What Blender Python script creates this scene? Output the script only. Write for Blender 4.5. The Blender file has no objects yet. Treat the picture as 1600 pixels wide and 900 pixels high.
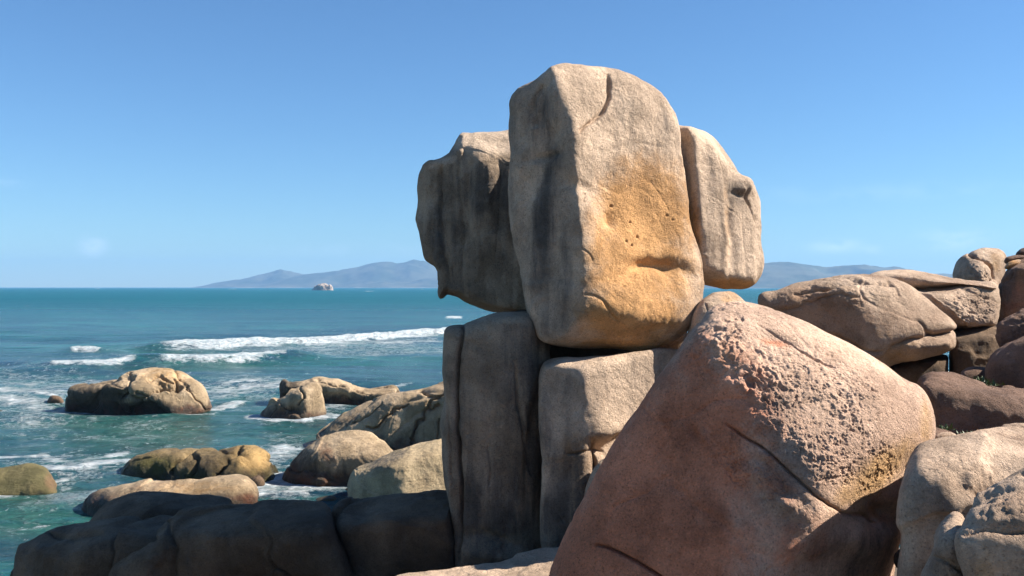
import bpy, math, random
import numpy as np
from mathutils import Vector

# ------------------------------------------------------------------ camera
S = bpy.context.scene
COL = S.collection
F, U0, V0, H = 1500.0, 800.0, 448.0, 8.0        # focal length in photo pixels, optical axis, eye height over the sea
cd = bpy.data.cameras.new('camera'); cam = bpy.data.objects.new('camera', cd); COL.objects.link(cam)
cd.sensor_width = 36; cd.lens = F / 1600 * 36; cd.clip_start = 0.1; cd.clip_end = 30000
cd.shift_y = -2 / 1600
cam.location = (0, 0, H); cam.rotation_euler = (math.radians(90), 0, 0)
S.camera = cam
# ------------------------------------------------------------------ light
EL, AZ = math.radians(38.5), math.radians(88.5)     # sun height, azimuth clockwise from +Y (the view direction)
SUN = Vector((math.sin(AZ) * math.cos(EL), math.cos(AZ) * math.cos(EL), math.sin(EL)))
ld = bpy.data.lights.new('sun', 'SUN'); ld.energy = 5.0; ld.angle = math.radians(0.5); ld.color = (1.0, 0.93, 0.82)
sun = bpy.data.objects.new('sun', ld); COL.objects.link(sun); sun.location = (30, -10, 40)
sun.rotation_euler = SUN.to_track_quat('Z', 'Y').to_euler()
W = bpy.data.worlds.new("World"); S.world = W; W.use_nodes = True
wn, wl = W.node_tree.nodes, W.node_tree.links
wn.clear()
sky = wn.new('ShaderNodeTexSky'); sky.sky_type = 'NISHITA'; sky.sun_disc = False
sky.sun_elevation = EL; sky.sun_rotation = AZ; sky.altitude = 0; sky.air_density = 1.0; sky.dust_density = 0.05; sky.ozone_density = 3.2
bg = wn.new('ShaderNodeBackground'); bg.inputs[1].default_value = 0.0525
wo = wn.new('ShaderNodeOutputWorld')
S.view_settings.view_transform = 'Standard'; S.view_settings.look = 'None'
S.view_settings.exposure = 1.3; S.view_settings.gamma = 1
try:
    S.cycles.max_bounces = 6; S.cycles.diffuse_bounces = 4; S.cycles.glossy_bounces = 2; S.cycles.volume_bounces = 0
    S.cycles.use_denoising = True
except Exception: pass
def pxdir(u, v): return Vector(((u - U0) / F, 1, (V0 - v) / F)).normalized()
# faint fair-weather clouds low over the horizon, part of the sky itself
tc = wn.new('ShaderNodeTexCoord')
nz = wn.new('ShaderNodeTexNoise'); nz.inputs['Scale'].default_value = 22; nz.inputs['Detail'].default_value = 8; nz.inputs['Roughness'].default_value = .62
mp = wn.new('ShaderNodeMapping'); mp.inputs['Scale'].default_value = (1, 1, 2.2)
wl.new(tc.outputs['Generated'], mp.inputs[0]); wl.new(mp.outputs[0], nz.inputs[0])
acc = None
for (u, v, a, b, s) in [(145, 385, 22, 18, .62), (1304, 384, 44, 13, .55), (1365, 390, 22, 8, .3), (1495, 376, 60, 20, .42), (1380, 300, 300, 16, .1), (10, 286, 40, 8, .16), (560, 392, 160, 14, .1)]:
    d = pxdir(u, v)
    sb = wn.new('ShaderNodeVectorMath'); sb.operation = 'SUBTRACT'; sb.inputs[1].default_value = d
    sc = wn.new('ShaderNodeVectorMath'); sc.operation = 'MULTIPLY'; sc.inputs[1].default_value = (F / a, F / a, F / b)
    ln = wn.new('ShaderNodeVectorMath'); ln.operation = 'LENGTH'
    wl.new(tc.outputs['Generated'], sb.inputs[0]); wl.new(sb.outputs[0], sc.inputs[0]); wl.new(sc.outputs[0], ln.inputs[0])
    mr = wn.new('ShaderNodeMapRange'); mr.interpolation_type = 'SMOOTHSTEP'
    for k, x in zip((1, 2, 3, 4), (1.3, 0.0, 0.0, s)): mr.inputs[k].default_value = x
    wl.new(ln.outputs['Value'], mr.inputs[0])
    if acc is None: acc = mr.outputs[0]
    else:
        ad = wn.new('ShaderNodeMath'); ad.operation = 'ADD'; wl.new(acc, ad.inputs[0]); wl.new(mr.outputs[0], ad.inputs[1]); acc = ad.outputs[0]
nr = wn.new('ShaderNodeMapRange'); nr.interpolation_type = 'SMOOTHSTEP'
for k, x in zip((1, 2, 3, 4), (.38, .60, 0, 1)): nr.inputs[k].default_value = x
wl.new(nz.outputs['Fac'], nr.inputs[0])
ml = wn.new('ShaderNodeMath'); ml.operation = 'MULTIPLY'; wl.new(acc, ml.inputs[0]); wl.new(nr.outputs[0], ml.inputs[1])
mx = wn.new('ShaderNodeMix'); mx.data_type = 'RGBA'; mx.inputs[7].default_value = (10.5, 9.6, 9.2, 1)
wl.new(ml.outputs[0], mx.inputs[0]); wl.new(sky.outputs[0], mx.inputs[6]); tn = wn.new('ShaderNodeMix'); tn.data_type = 'RGBA'; tn.blend_type = 'MULTIPLY'; tn.inputs[0].default_value = 1; tn.inputs[7].default_value = (.65, .90, 1.12, 1); wl.new(mx.outputs[2], tn.inputs[6]); wl.new(tn.outputs[2], bg.inputs[0]); wl.new(bg.outputs[0], wo.inputs[0])

# ------------------------------------------------------------------ numpy helpers
def at(u, v, D): return np.array([(u - U0) / F * D, D, H + (V0 - v) / F * D])
def _h(ix, iy, iz, s):
    n = (ix.astype(np.int64) * 374761393 + iy.astype(np.int64) * 668265263 + iz.astype(np.int64) * 2147483647 + s * 974634777) & 0xffffffff
    n = ((n ^ (n >> 13)) * 1274126177) & 0xffffffff
    n = n ^ (n >> 16)
    return (n & 0xffff).astype(np.float32) / 32767.5 - 1
def vnoise(P, s=0):
    I = np.floor(P).astype(np.int64); f = (P - I).astype(np.float32); f = f * f * f * (f * (f * 6 - 15) + 10)
    r = 0
    for dx in (0, 1):
        wx = f[:, 0] if dx else 1 - f[:, 0]
        for dy in (0, 1):
            wy = wx * (f[:, 1] if dy else 1 - f[:, 1])
            for dz in (0, 1):
                r = r + wy * (f[:, 2] if dz else 1 - f[:, 2]) * _h(I[:, 0] + dx, I[:, 1] + dy, I[:, 2] + dz, s)
    return r
ROT = np.array([[.36, .48, -.8], [-.8, .6, 0], [.48, .64, .6]])
def fbm(P, o=4, s=0, g=.5):
    r = 0; a = 1; Q = P
    for i in range(o):
        r = r + a * vnoise(Q, s + i); a *= g; Q = (Q @ ROT) * 2.03 + 7.1
    return r
def catmull(p, n=5, closed=True):
    p = np.array(p, float); N = len(p); o = []
    rng = range(N) if closed else range(N - 1)
    for i in rng:
        if closed: a, b, c, d = p[(i - 1) % N], p[i], p[(i + 1) % N], p[(i + 2) % N]
        else: a, b, c, d = p[max(i - 1, 0)], p[i], p[i + 1], p[min(i + 2, N - 1)]
        for k in range(n):
            t = k / n
            o.append(.5 * (2 * b + (c - a) * t + (2 * a - 5 * b + 4 * c - d) * t * t + (3 * b - a - 3 * c + d) * t ** 3))
    if not closed: o.append(p[-1])
    return np.array(o)
def seg_dist(X, Y, pts, closed=True):
    d = np.full(X.shape, 1e9, np.float32); T = np.zeros(X.shape, np.float32); n = len(pts); m = n if closed else n - 1
    for i in range(m):
        a = pts[i]; b = pts[(i + 1) % n]; ab = b - a; L = max((ab ** 2).sum(), 1e-12)
        t = np.clip(((X - a[0]) * ab[0] + (Y - a[1]) * ab[1]) / L, 0, 1)
        e = np.hypot(X - a[0] - t * ab[0], Y - a[1] - t * ab[1])
        k = e < d; d = np.where(k, e, d); T = np.where(k, (i + t) / m, T)
    return d, T
def inside(X, Y, pts):
    r = np.zeros(X.shape, bool); n = len(pts)
    for i in range(n):
        a = pts[i]; b = pts[(i + 1) % n]
        if a[1] == b[1]: continue
        c = (a[1] > Y) != (b[1] > Y)
        r ^= c & (X < (b[0] - a[0]) * (Y - a[1]) / (b[1] - a[1]) + a[0])
    return r
def sdf(X, Y, pts):
    d, _ = seg_dist(X, Y, pts); return np.where(inside(X, Y, pts), -d, d)
class SDFGrid:
    def __init__(s, pts, n=150, pad=.25):
        lo, hi = pts.min(0), pts.max(0); e = (hi - lo).max(); lo = lo - pad * e; hi = hi + pad * e
        s.lo = lo; s.n = n; s.st = (hi - lo) / (n - 1)
        X, Y = np.meshgrid(lo[0] + s.st[0] * np.arange(n), lo[1] + s.st[1] * np.arange(n), indexing='ij')
        s.g = sdf(X, Y, pts)
    def __call__(s, x, y):
        a = (x - s.lo[0]) / s.st[0]; b = (y - s.lo[1]) / s.st[1]
        ca = np.clip(a, 0, s.n - 1.001); cb = np.clip(b, 0, s.n - 1.001)
        i = ca.astype(int); j = cb.astype(int); f = ca - i; g = cb - j; G = s.g
        r = (G[i, j] * (1 - f) + G[i + 1, j] * f) * (1 - g) + (G[i, j + 1] * (1 - f) + G[i + 1, j + 1] * f) * g
        return r + np.hypot((a - ca) * s.st[0], (b - cb) * s.st[1])
def smax(a, b, k):
    h = np.maximum(k - np.abs(a - b), 0) / k
    return np.maximum(a, b) + h * h * k * .25
_cs = {}
def cubesphere(n):
    if n in _cs: return _cs[n]
    t = np.linspace(-1, 1, n + 1); tt = np.tan(t * math.pi / 4)
    A, B = np.meshgrid(tt, tt, indexing='ij'); O = np.ones_like(A); P = []; Q = []
    idx = np.arange((n + 1) ** 2).reshape(n + 1, n + 1)
    q = np.stack([idx[:-1, :-1], idx[1:, :-1], idx[1:, 1:], idx[:-1, 1:]], -1).reshape(-1, 4)
    for k, f in enumerate([(O, A, B), (-O, B, A), (B, O, A), (A, -O, B), (A, B, O), (B, A, -O)]):
        P.append(np.stack(f, -1).reshape(-1, 3)); Q.append(q + k * (n + 1) ** 2)
    P = np.concatenate(P); Q = np.concatenate(Q)
    P /= np.linalg.norm(P, axis=1, keepdims=True)
    _, fi, inv = np.unique(np.round(P, 6), axis=0, return_index=True, return_inverse=True)
    inv = inv.reshape(-1)
    _cs[n] = (P[fi], inv[Q]); return _cs[n]
def vnormals(P, Q):
    a = P[Q[:, 2]] - P[Q[:, 0]]; b = P[Q[:, 3]] - P[Q[:, 1]]; fn = np.cross(a, b)
    N = np.zeros_like(P)
    for k in range(3):
        for c in range(4): N[:, k] += np.bincount(Q[:, c], fn[:, k], len(P))
    return N / np.maximum(np.linalg.norm(N, axis=1, keepdims=True), 1e-12)
def mesh_np(name, P, Q, mat, attrs=None, smooth=True):
    me = bpy.data.meshes.new(name); nq = Q.shape[1]
    me.vertices.add(len(P)); me.vertices.foreach_set('co', P.astype(np.float32).ravel())
    me.loops.add(Q.size); me.loops.foreach_set('vertex_index', Q.astype(np.int32).ravel())
    me.polygons.add(len(Q)); me.polygons.foreach_set('loop_start', np.arange(0, Q.size, nq, dtype=np.int32))
    me.update(calc_edges=True)
    me.polygons.foreach_set('use_smooth', np.full(len(Q), smooth))
    for k, v in (attrs or {}).items():
        a = me.attributes.new(k, 'FLOAT_COLOR', 'POINT')
        c = np.ones((len(P), 4), np.float32); c[:, :v.shape[1]] = v; a.data.foreach_set('color', c.ravel())
    me.materials.append(mat); me.validate(); return me
def link(name, me, loc=(0, 0, 0), label=None, cat=None, group=None, kind=None, parent=None):
    o = bpy.data.objects.new(name, me); COL.objects.link(o); o.location = loc
    if label: o['label'] = label
    if cat: o['category'] = cat
    if group: o['group'] = group
    if kind: o['kind'] = kind
    if parent: o.parent = parent
    return o

# ------------------------------------------------------------------ materials
class NT:
    def __init__(s, name):
        s.m = bpy.data.materials.new(name); s.m.use_nodes = True; s.n = s.m.node_tree.nodes; s.l = s.m.node_tree.links; s.n.clear()
        s.out = s.n.new('ShaderNodeOutputMaterial'); s.p = s.n.new('ShaderNodeBsdfPrincipled'); s.l.new(s.p.outputs[0], s.out.inputs[0])
    def put(s, sock, v):
        if isinstance(v, bpy.types.NodeSocket): s.l.new(v, sock)
        elif isinstance(v, tuple) and len(v) == 3 and len(sock.default_value) == 4: sock.default_value = v + (1,)
        else: sock.default_value = v
    def math(s, op, a, b=0., c=None, clamp=False):
        n = s.n.new('ShaderNodeMath'); n.operation = op; n.use_clamp = clamp; s.put(n.inputs[0], a); s.put(n.inputs[1], b)
        if c is not None: s.put(n.inputs[2], c)
        return n.outputs[0]
    def scale(s, vec, sc, off=(0, 0, 0)):
        n = s.n.new('ShaderNodeMapping'); s.put(n.inputs[0], vec); n.inputs['Scale'].default_value = sc; n.inputs['Location'].default_value = off
        return n.outputs[0]
    def noise(s, vec, sc, det=4, rough=.5, dist=0., out='Fac'):
        n = s.n.new('ShaderNodeTexNoise'); s.put(n.inputs['Vector'], vec); n.inputs['Scale'].default_value = sc
        n.inputs['Detail'].default_value = det; n.inputs['Roughness'].default_value = rough; n.inputs['Distortion'].default_value = dist
        return n.outputs[out]
    def vor(s, vec, sc, feat='F1', out='Distance'):
        n = s.n.new('ShaderNodeTexVoronoi'); n.feature = feat; s.put(n.inputs['Vector'], vec); n.inputs['Scale'].default_value = sc
        return n.outputs[out]
    def ss(s, x, a, b, lo=0., hi=1.):
        n = s.n.new('ShaderNodeMapRange'); n.interpolation_type = 'SMOOTHSTEP'; s.put(n.inputs[0], x)
        for k, y in zip((1, 2, 3, 4), (a, b, lo, hi)): n.inputs[k].default_value = y
        return n.outputs[0]
    def mix(s, f, a, b, mode='MIX'):
        n = s.n.new('ShaderNodeMix'); n.data_type = 'RGBA'; n.blend_type = mode; n.clamp_factor = True
        s.put(n.inputs[0], f); s.put(n.inputs[6], a); s.put(n.inputs[7], b); return n.outputs[2]
    def bump(s, h, dist, strength=1., nrm=None):
        n = s.n.new('ShaderNodeBump'); n.inputs['Strength'].default_value = strength; n.inputs['Distance'].default_value = dist
        s.put(n.inputs['Height'], h)
        if nrm: s.l.new(nrm, n.inputs['Normal'])
        return n.outputs[0]
    def attr(s, name):
        n = s.n.new('ShaderNodeAttribute'); n.attribute_name = name; sp = s.n.new('ShaderNodeSeparateColor'); s.l.new(n.outputs['Color'], sp.inputs[0]); return sp.outputs
    def geo(s, o='Position'): return s.n.new('ShaderNodeNewGeometry').outputs[o]

def rock_mat(name, A, B, ochre=(.50, .27, .09), dark=(.085, .075, .068), third=(.36, .12, .07), wet=0., grain=1., dk=.35):
    """granite: two tones, crystals, lichen and rain streaks; the mask attribute carries R ochre stains, G dark runs and painted shade, B third colour, partly painted light"""
    t = NT(name); w = t.n.new('ShaderNodeTexCoord').outputs['Object']; pos = t.geo(); m = t.attr('mask')
    big = t.noise(w, .55, 5, .6, .4)
    c = t.mix(t.ss(big, .36, .64), A, B)
    mid = t.noise(w, 3.1, 6, .65)
    c = t.mix(t.math('MULTIPLY', t.ss(mid, .5, .72), .5), c, tuple(x * .72 for x in B))
    c = t.mix(t.math('MULTIPLY', t.ss(t.noise(t.scale(w, (1, 1, 1), (9, 4, 2)), 1.7, 7, .7), .53, .7), .4), c, tuple(min(1, x * 1.25 + .03) for x in A))
    # rain streaks on steep sides
    sn = t.n.new('ShaderNodeSeparateXYZ'); t.put(sn.inputs[0], t.geo('Normal'))
    steep = t.ss(t.math('ABSOLUTE', sn.outputs[2]), .55, .15)
    st = t.ss(t.noise(t.scale(w, (2.6, 2.6, .22)), 1., 6, .62, .3), .5, .68)
    c = t.mix(t.math('MULTIPLY', t.math('MULTIPLY', st, steep), dk), c, dark)
    n2 = t.math('MULTIPLY', t.math('SUBTRACT', t.noise(w, 4.5, 8, .68, .3), .5), 1.1)
    for k, colr, g in ((0, ochre, .9), (2, third, .9)):
        f = t.ss(t.math('ADD', t.math('MULTIPLY', m[k], 1.0), t.math('MULTIPLY', n2, t.ss(m[k], .02, .35, 0., .8))), .08, .8)
        c = t.mix(t.math('MULTIPLY', f, g), c, colr)
    ns = t.math('MULTIPLY', t.math('SUBTRACT', t.noise(t.scale(w, (3.5, 3.5, .7)), 1.4, 8, .7), .5), 1.6)
    f = t.ss(t.math('ADD', m[1], t.math('MULTIPLY', ns, t.ss(m[1], .02, .35))), .1, .85)
    c = t.mix(t.math('MULTIPLY', f, .85), c, dark)
    c = t.mix(t.ss(t.noise(w, 2.4, 9, .72, .3), .46, .66, 0., .55), c, (.62, .60, .58), 'MULTIPLY')
    c = t.mix(t.ss(t.noise(t.scale(w, (1, 1, 1), (5, 8, 1)), 3.6, 9, .75, .2), .54, .72, 0., .55), c, (1.35, 1.33, 1.32), 'MULTIPLY')
    # crystals and specks
    sp = t.noise(w, 42, 3, .8)
    c = t.mix(t.ss(sp, .54, .68, 0., .75), c, (.38, .36, .34), 'MULTIPLY')
    c = t.mix(t.ss(sp, .46, .32, 0., .8), c, (1.38, 1.36, 1.33), 'MULTIPLY')
    c = t.mix(t.math('MULTIPLY', t.ss(t.noise(w, 13, 4, .8), .52, .68), .45), c, (.62, .58, .54), 'MULTIPLY')
    vz = t.ss(t.vor(t.scale(w, (1, 1, 1), (3, 1, 5)), 16), .0, .16, .6, 0.)
    c = t.mix(t.math('MULTIPLY', vz, t.ss(mid, .42, .6)), c, dark)
    rough = .85
    if wet:
        sz = t.n.new('ShaderNodeSeparateXYZ'); t.put(sz.inputs[0], pos)
        z = t.math('ADD', sz.outputs[2], t.math('MULTIPLY', t.math('SUBTRACT', t.noise(w, 1.3, 5, .6), .5), 1.6 * wet))
        weed = t.ss(z, wet * 1.3, wet * .55)
        wc = t.mix(t.ss(t.noise(w, 2.1, 6, .7), .4, .66), (.028, .021, .014), tuple(x * .5 for x in third))
        c = t.mix(t.math('MULTIPLY', weed, .88), c, wc)
        rough = t.math('SUBTRACT', .85, t.math('MULTIPLY', weed, .45))
    t.put(t.p.inputs['Base Color'], c); t.put(t.p.inputs['Roughness'], rough); t.p.inputs['Specular IOR Level'].default_value = .25
    h = t.math('ADD', t.math('MULTIPLY', t.noise(w, 8, 10, .72), .6), t.math('MULTIPLY', t.noise(w, 30, 5, .8), .55))
    h = t.math('ADD', h, t.math('MULTIPLY', t.ss(t.noise(w, 15, 5, .75, .4), .62, .44), .16))
    pit = t.ss(t.vor(w, 24), .32, .0, 0., .22)
    h = t.math('SUBTRACT', h, pit)
    h = t.math('MULTIPLY', h, t.ss(t.noise(w, 1.1, 5, .6), .36, .62, .45, 1.35))
    t.put(t.p.inputs['Normal'], t.bump(h, .085 * grain, .9))
    return t.m

M = {}
M['tan'] = rock_mat('granite_tan', (.58, .425, .305), (.46, .335, .24), ochre=(.58, .30, .11))
M['sand'] = rock_mat('granite_sand', (.47, .355, .215), (.40, .30, .18), ochre=(.42, .27, .12), dk=.25)
M['grey'] = rock_mat('granite_grey', (.40, .295, .205), (.25, .185, .13), third=(.56, .43, .32), dk=.6)  # tone set for shaded faces: shade and warm bounce put into the colour
M['red'] = rock_mat('granite_red', (.70, .48, .35), (.56, .37, .265), ochre=(.60, .36, .16), third=(.70, .235, .115), dk=.1)
M['pink'] = rock_mat('granite_pink', (.54, .395, .285), (.40, .27, .185), third=(.40, .235, .14), dk=.3)
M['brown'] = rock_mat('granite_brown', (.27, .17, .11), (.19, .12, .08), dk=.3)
M['dark'] = rock_mat('granite_dark', (.20, .13, .08), (.11, .072, .045), dk=.4)  # granite lowered in tone to deepen the shade on these rocks
M['shade'] = rock_mat('granite_shaded', (.21, .125, .085), (.145, .086, .06), dk=.3)  # darker copy of the granite for shaded rocks, shade put into its colour
M['sea'] = rock_mat('granite_sea', (.49, .36, .23), (.31, .225, .135), third=(.17, .06, .03), wet=1.0, grain=1.2, dark=(.04, .033, .026))
M['weed'] = rock_mat('granite_weed', (.24, .17, .085), (.13, .092, .045), ochre=(.42, .27, .11), third=(.11, .10, .028), wet=.8, grain=1.4, dark=(.05, .038, .025))
M['green'] = rock_mat('granite_green', (.19, .155, .07), (.12, .105, .045), third=(.22, .13, .07), wet=.25, grain=1.2)
M['islet'] = rock_mat('granite_islet', (.46, .38, .31), (.33, .27, .22), grain=3)

# ------------------------------------------------------------------ rocks
ROCKS = {}
def rock(name, label, pts, D, tf, tb, mat, n=60, facets=(), k=.25, kf=.15, taper=.12, cat='boulder', group=None, seed=1, lump=.035, rough=.012, sharp=5,
         cr=(), dent=(), step=(), pit=(), flute=0., mask=(), backrot=0., origin=None, ls=.38, bias=.45, jag=None):
    """A boulder as a solid: an outline in the upright plane at distance D that swells tf metres to the front and tb to the back,
    cut by the facet planes (u, v, q, normal) and rounded over k metres; then real relief is carved into the mesh."""
    pp = catmull(pts, sharp)
    w = np.stack([(pp[:, 0] - U0) / F * D, H + (V0 - pp[:, 1]) / F * D], 1)
    c2 = (w.max(0) + w.min(0)) / 2 if origin is None else np.array([(origin[0] - U0) / F * D, H + (V0 - origin[1]) / F * D])
    half = (w.max(0) - w.min(0)) / 2; size = half.mean() * 2
    grid = SDFGrid(w); shear = c2[0] / D
    C = np.array([c2[0] , D, c2[1]])
    if tf < tb: C[1] += (tb - tf) * .35; C[0] += shear * (tb - tf) * .35
    fac = []
    for (u, v, q, nrm) in facets:
        nrm = np.array(nrm, float); nrm /= np.linalg.norm(nrm); fac.append((at(u, v, D - q), nrm))
    def f(P):
        q = P[:, 1] - D
        x = P[:, 0] - shear * q
        zz = P[:, 2] + np.maximum(H - P[:, 2], 0) * np.maximum(q, 0) / D      # tops fall away behind, as seen from the path
        g = smax(-q - tf, q - tb, k)
        for (p0, nn) in fac: g = smax(g, (P - p0) @ nn, kf)
        d = grid(x, zz) + taper * np.maximum(np.abs(q) - .1 * tf, 0)
        return smax(g, d, k)
    d, Q = cubesphere(n)
    d = d + np.array([0, -bias, 0]); d = d * np.array([half[0], (tf + tb) / 2, half[1]]); d /= np.linalg.norm(d, axis=1, keepdims=True)
    hi = np.full(len(d), 3.2 * max(half.max(), tf, tb)); lo = np.zeros(len(d))
    for _ in range(22):
        mid = (lo + hi) / 2; ins = f(C + d * mid[:, None]) < 0
        lo = np.where(ins, mid, lo); hi = np.where(ins, hi, mid)
    P = C + d * ((lo + hi) / 2)[:, None]
    N = vnormals(P, Q)
    if ((P - C) * N).sum() < 0: Q = Q[:, ::-1]; N = -N
    px = U0 + F * P[:, 0] / P[:, 1]; py = V0 - F * (P[:, 2] - H) / P[:, 1]
    tocam = np.array([0, 0, H]) - P; tocam /= np.linalg.norm(tocam, axis=1, keepdims=True)
    front = np.clip(((N * tocam).sum(1) + .12) * 5, 0, 1)
    h = lump * size * .5 * fbm(P / (size * ls) + seed * 3.3, 3, seed)
    h += .55 * rough * size * (fbm(P / (size * .11) + seed, 4, seed + 9, .5))
    rid = 1 - np.abs(fbm(P / (size * .16) + seed * 1.7, 3, seed + 33)); h -= rough * size * 1.2 * np.clip(rid - .9, 0, 1) * 1.2
    if jag:                                   # natural jointing: blocks set back or proud of each other, parted by cracks
        nc, off, gr = jag; R_ = np.random.RandomState(seed * 7 + 1)
        c3 = C + (R_.rand(nc, 3) * 2 - 1) * np.array([half[0], (tf + tb) / 2, half[1]]) * 1.05
        Pw = P + size * .05 * np.stack([fbm(P / (size * .22) + k_, 3, seed + 60 + k_) for k_ in range(3)], 1)
        b1 = np.full(len(P), 1e9); b2 = b1.copy(); i1 = np.zeros(len(P), int)
        for k_ in range(nc):
            dd = np.linalg.norm((Pw - c3[k_]) * np.array([1, 1, 1.5]), axis=1); m1 = dd < b1
            b2 = np.where(m1, b1, np.minimum(b2, dd)); i1 = np.where(m1, k_, i1); b1 = np.where(m1, dd, b1)
        e_ = (b2 - b1) / size; of = (R_.rand(nc) * 2 - 1)[i1] * off * size; tl = (R_.rand(nc, 3) - .5)[i1]
        pl_ = ((P - c3[i1]) * tl).sum(1) * off * 4
        ed = np.clip(e_ / .05, 0, 1); ed = ed * ed * (3 - 2 * ed)
        h += (of + pl_) * ed; wg = np.clip(.5 + 1.5 * vnoise(P / (size * .3) + seed, seed + 5), 0, 1)
        h -= gr * size * wg * np.exp(-(e_ / .012) ** 2)
    if flute:
        R = P.copy(); R[:, 2] *= .16; R[:, :2] *= 1.
        steep = np.clip(1.2 - np.abs(N[:, 2]) * 1.5, 0, 1)
        fl = fbm(R / (.42) + seed * 5, 3, seed + 50); h -= flute * steep * (1 - np.abs(fl) * 1.6)
    wu = px + 4 * fbm(P * 2.2 + 3, 3, seed + 70); wv = py + 4 * fbm(P * 2.2 + 9, 3, seed + 71)
    cs = D / F
    for (pl, wd, dp) in cr:
        dd, T = seg_dist(wu, wv, catmull(pl, 4, False), False)
        fade = np.clip(np.minimum(T, 1 - T) * 6, 0, 1) ** .5
        # a sharp slot with softly worn lips
        h -= front * dp * fade * (.82 * np.exp(-(dd / (wd * .62)) ** 2) + .18 * np.exp(-(dd / (wd * 2.6)) ** 2))
    for (u, v, ru, rv, rot, dp) in dent:
        a = math.radians(rot); X = (wu - u) * math.cos(a) + (wv - v) * math.sin(a); Y = -(wu - u) * math.sin(a) + (wv - v) * math.cos(a)
        h -= front * dp * np.exp(-(X / ru) ** 2 - (Y / rv) ** 2)
    for (poly, soft, dp) in step:
        s_ = sdf(wu, wv, catmull(poly, 3)); h -= front * dp * (1 / (1 + np.exp(np.clip(s_ / soft * 2.5, -30, 30))))
    for (u, v, ru, rv, rot, amp, sc) in pit:
        a = math.radians(rot); X = (px - u) * math.cos(a) + (py - v) * math.sin(a); Y = -(px - u) * math.sin(a) + (py - v) * math.cos(a)
        mk = np.clip(1.5 * np.exp(-((X / ru) ** 2 + (Y / rv) ** 2) ** 1.3), 0, 1) * np.clip(.75 + .6 * fbm(P * 2.4, 2, 5), 0, 1.2) * front
        wp = P + .35 * sc * np.stack([fbm(P / sc + 11, 2, 93), fbm(P / sc + 23, 2, 94), fbm(P / sc + 37, 2, 95)], 1)
        a1 = fbm(wp / sc, 4, 91, .62); a2 = fbm(wp / (sc * .45) + 5, 3, 97, .6); a3 = fbm(P / (sc * 3.5), 2, 99)
        h += mk * amp * (1.1 * np.minimum(a1 + .1, .25) + .35 * a2 - .5 * np.clip(a3 - .1, 0, 1))
    P = P + N * h[:, None]
    mk = np.zeros((len(P), 3), np.float32)
    for (ch, u, v, ru, rv, rot, s_) in mask:
        a = math.radians(rot); X = (px - u) * math.cos(a) + (py - v) * math.sin(a); Y = -(px - u) * math.sin(a) + (py - v) * math.cos(a)
        mk[:, ch] = np.maximum(mk[:, ch], s_ * np.exp(-((X / ru) ** 2 + (Y / rv) ** 2) ** 1.4) * (front > .2))
    me = mesh_np(name, P - C, Q, M[mat], {'mask': mk})
    o = link(name, me, C, label, cat, group); return o

exec_rocks = True
# ---- the balancing stack
rock('granite_block', 'tallest upright granite block, centre of the stack, its face orange stained and drilled with holes',
 [(858,117),(880,109),(910,107),(940,111),(965,115),(990,121),(1015,134),(1040,154),(1056,178),(1064,200),(1066,225),(1070,260),(1078,300),(1080,335),(1087,370),(1096,400),(1099,435),(1097,465),(1086,495),(1065,520),(1045,534),(1015,545),(985,545),(940,540),(890,540),(850,533),(834,512),(824,480),(817,440),(811,410),(804,380),(799,350),(796,315),(796,290),(803,260),(804,235),(801,210),(801,185),(803,163),(815,146),(838,134)],
 16, 1.4, 1.1, 'tan', n=230, k=.2, kf=.06, taper=.1, cat='standing rock', jag=(16,.0035,.0008), seed=3, lump=.024, rough=.009,
 facets=[(905,330,1.34,(-.62,-.78,.02)),(907,330,1.34,(.50,-.86,.12)),(925,180,1.0,(.38,-.84,.38)),(980,525,.80,(.3,-.75,-.6))],
 cr=[([(948,118),(950,150),(938,178),(915,198),(900,215)],4,.11),([(912,458),(935,462),(948,480),(962,498)],2.4,.03),([(908,388),(922,400),(926,410)],2,.02),([(1020,282),(1040,310),(1052,330)],1.8,.008),([(845,130),(835,165),(838,200)],5,.07),([(918,300),(915,316)],3,.03)],
 dent=[(1030,418,44,11,8,.17),(985,424,30,11,-24,.07),(1052,428,14,14,40,.06),(1012,438,70,30,0,.07),(1000,495,70,20,0,-.03),(960,345,10,16,30,.09),(1000,300,60,50,0,.09),(1010,380,55,40,0,.07),(985,470,60,36,0,-.07),(862,215,14,26,0,.10),(850,240,10,30,0,.06),(900,250,14,30,0,-.04),(872,160,10,50,0,-.05),(846,170,7,45,4,.07),(852,243,26,6,-10,.08),(815,250,14,30,0,-.05),(893,225,10,40,5,-.05),(820,330,10,90,2,.04),(868,400,9,80,0,.035),(925,150,22,34,-20,-.05),(800,185,10,14,0,.04),(905,287,24,9,20,.06),(1064,445,10,40,-10,-.05),(990,172,40,25,20,-.05),
  (993,344,2.1,2.1,0,.035),(1046,333,2.1,2.1,0,.035),(1054,341,2.1,2.1,0,.035),(979,377,2.1,2.1,0,.035),(1001,369,2.1,2.1,0,.035),(990,383,2.1,2.1,0,.035),(962,437,1.8,1.8,0,.03),(974,447,2.1,2.1,0,.035),(962,319,2.4,2.4,0,.05)],
 mask=[(0,958,400,50,110,0,.7),(0,1012,335,85,90,0,.9),(0,1000,420,92,90,0,.85),(0,985,490,90,55,0,.9),(0,960,300,45,40,0,.4),(0,1050,400,30,70,0,.6),(0,980,535,90,14,0,.8),(0,1000,260,50,30,0,.45),(1,855,330,22,110,4,.75),(1,835,420,18,90,4,.45),(1,880,430,18,110,0,.4),(1,830,260,18,60,0,.3),(1,845,190,25,50,0,.65),(1,868,250,14,30,0,.6),(1,1040,190,18,30,-30,.35)])
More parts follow.
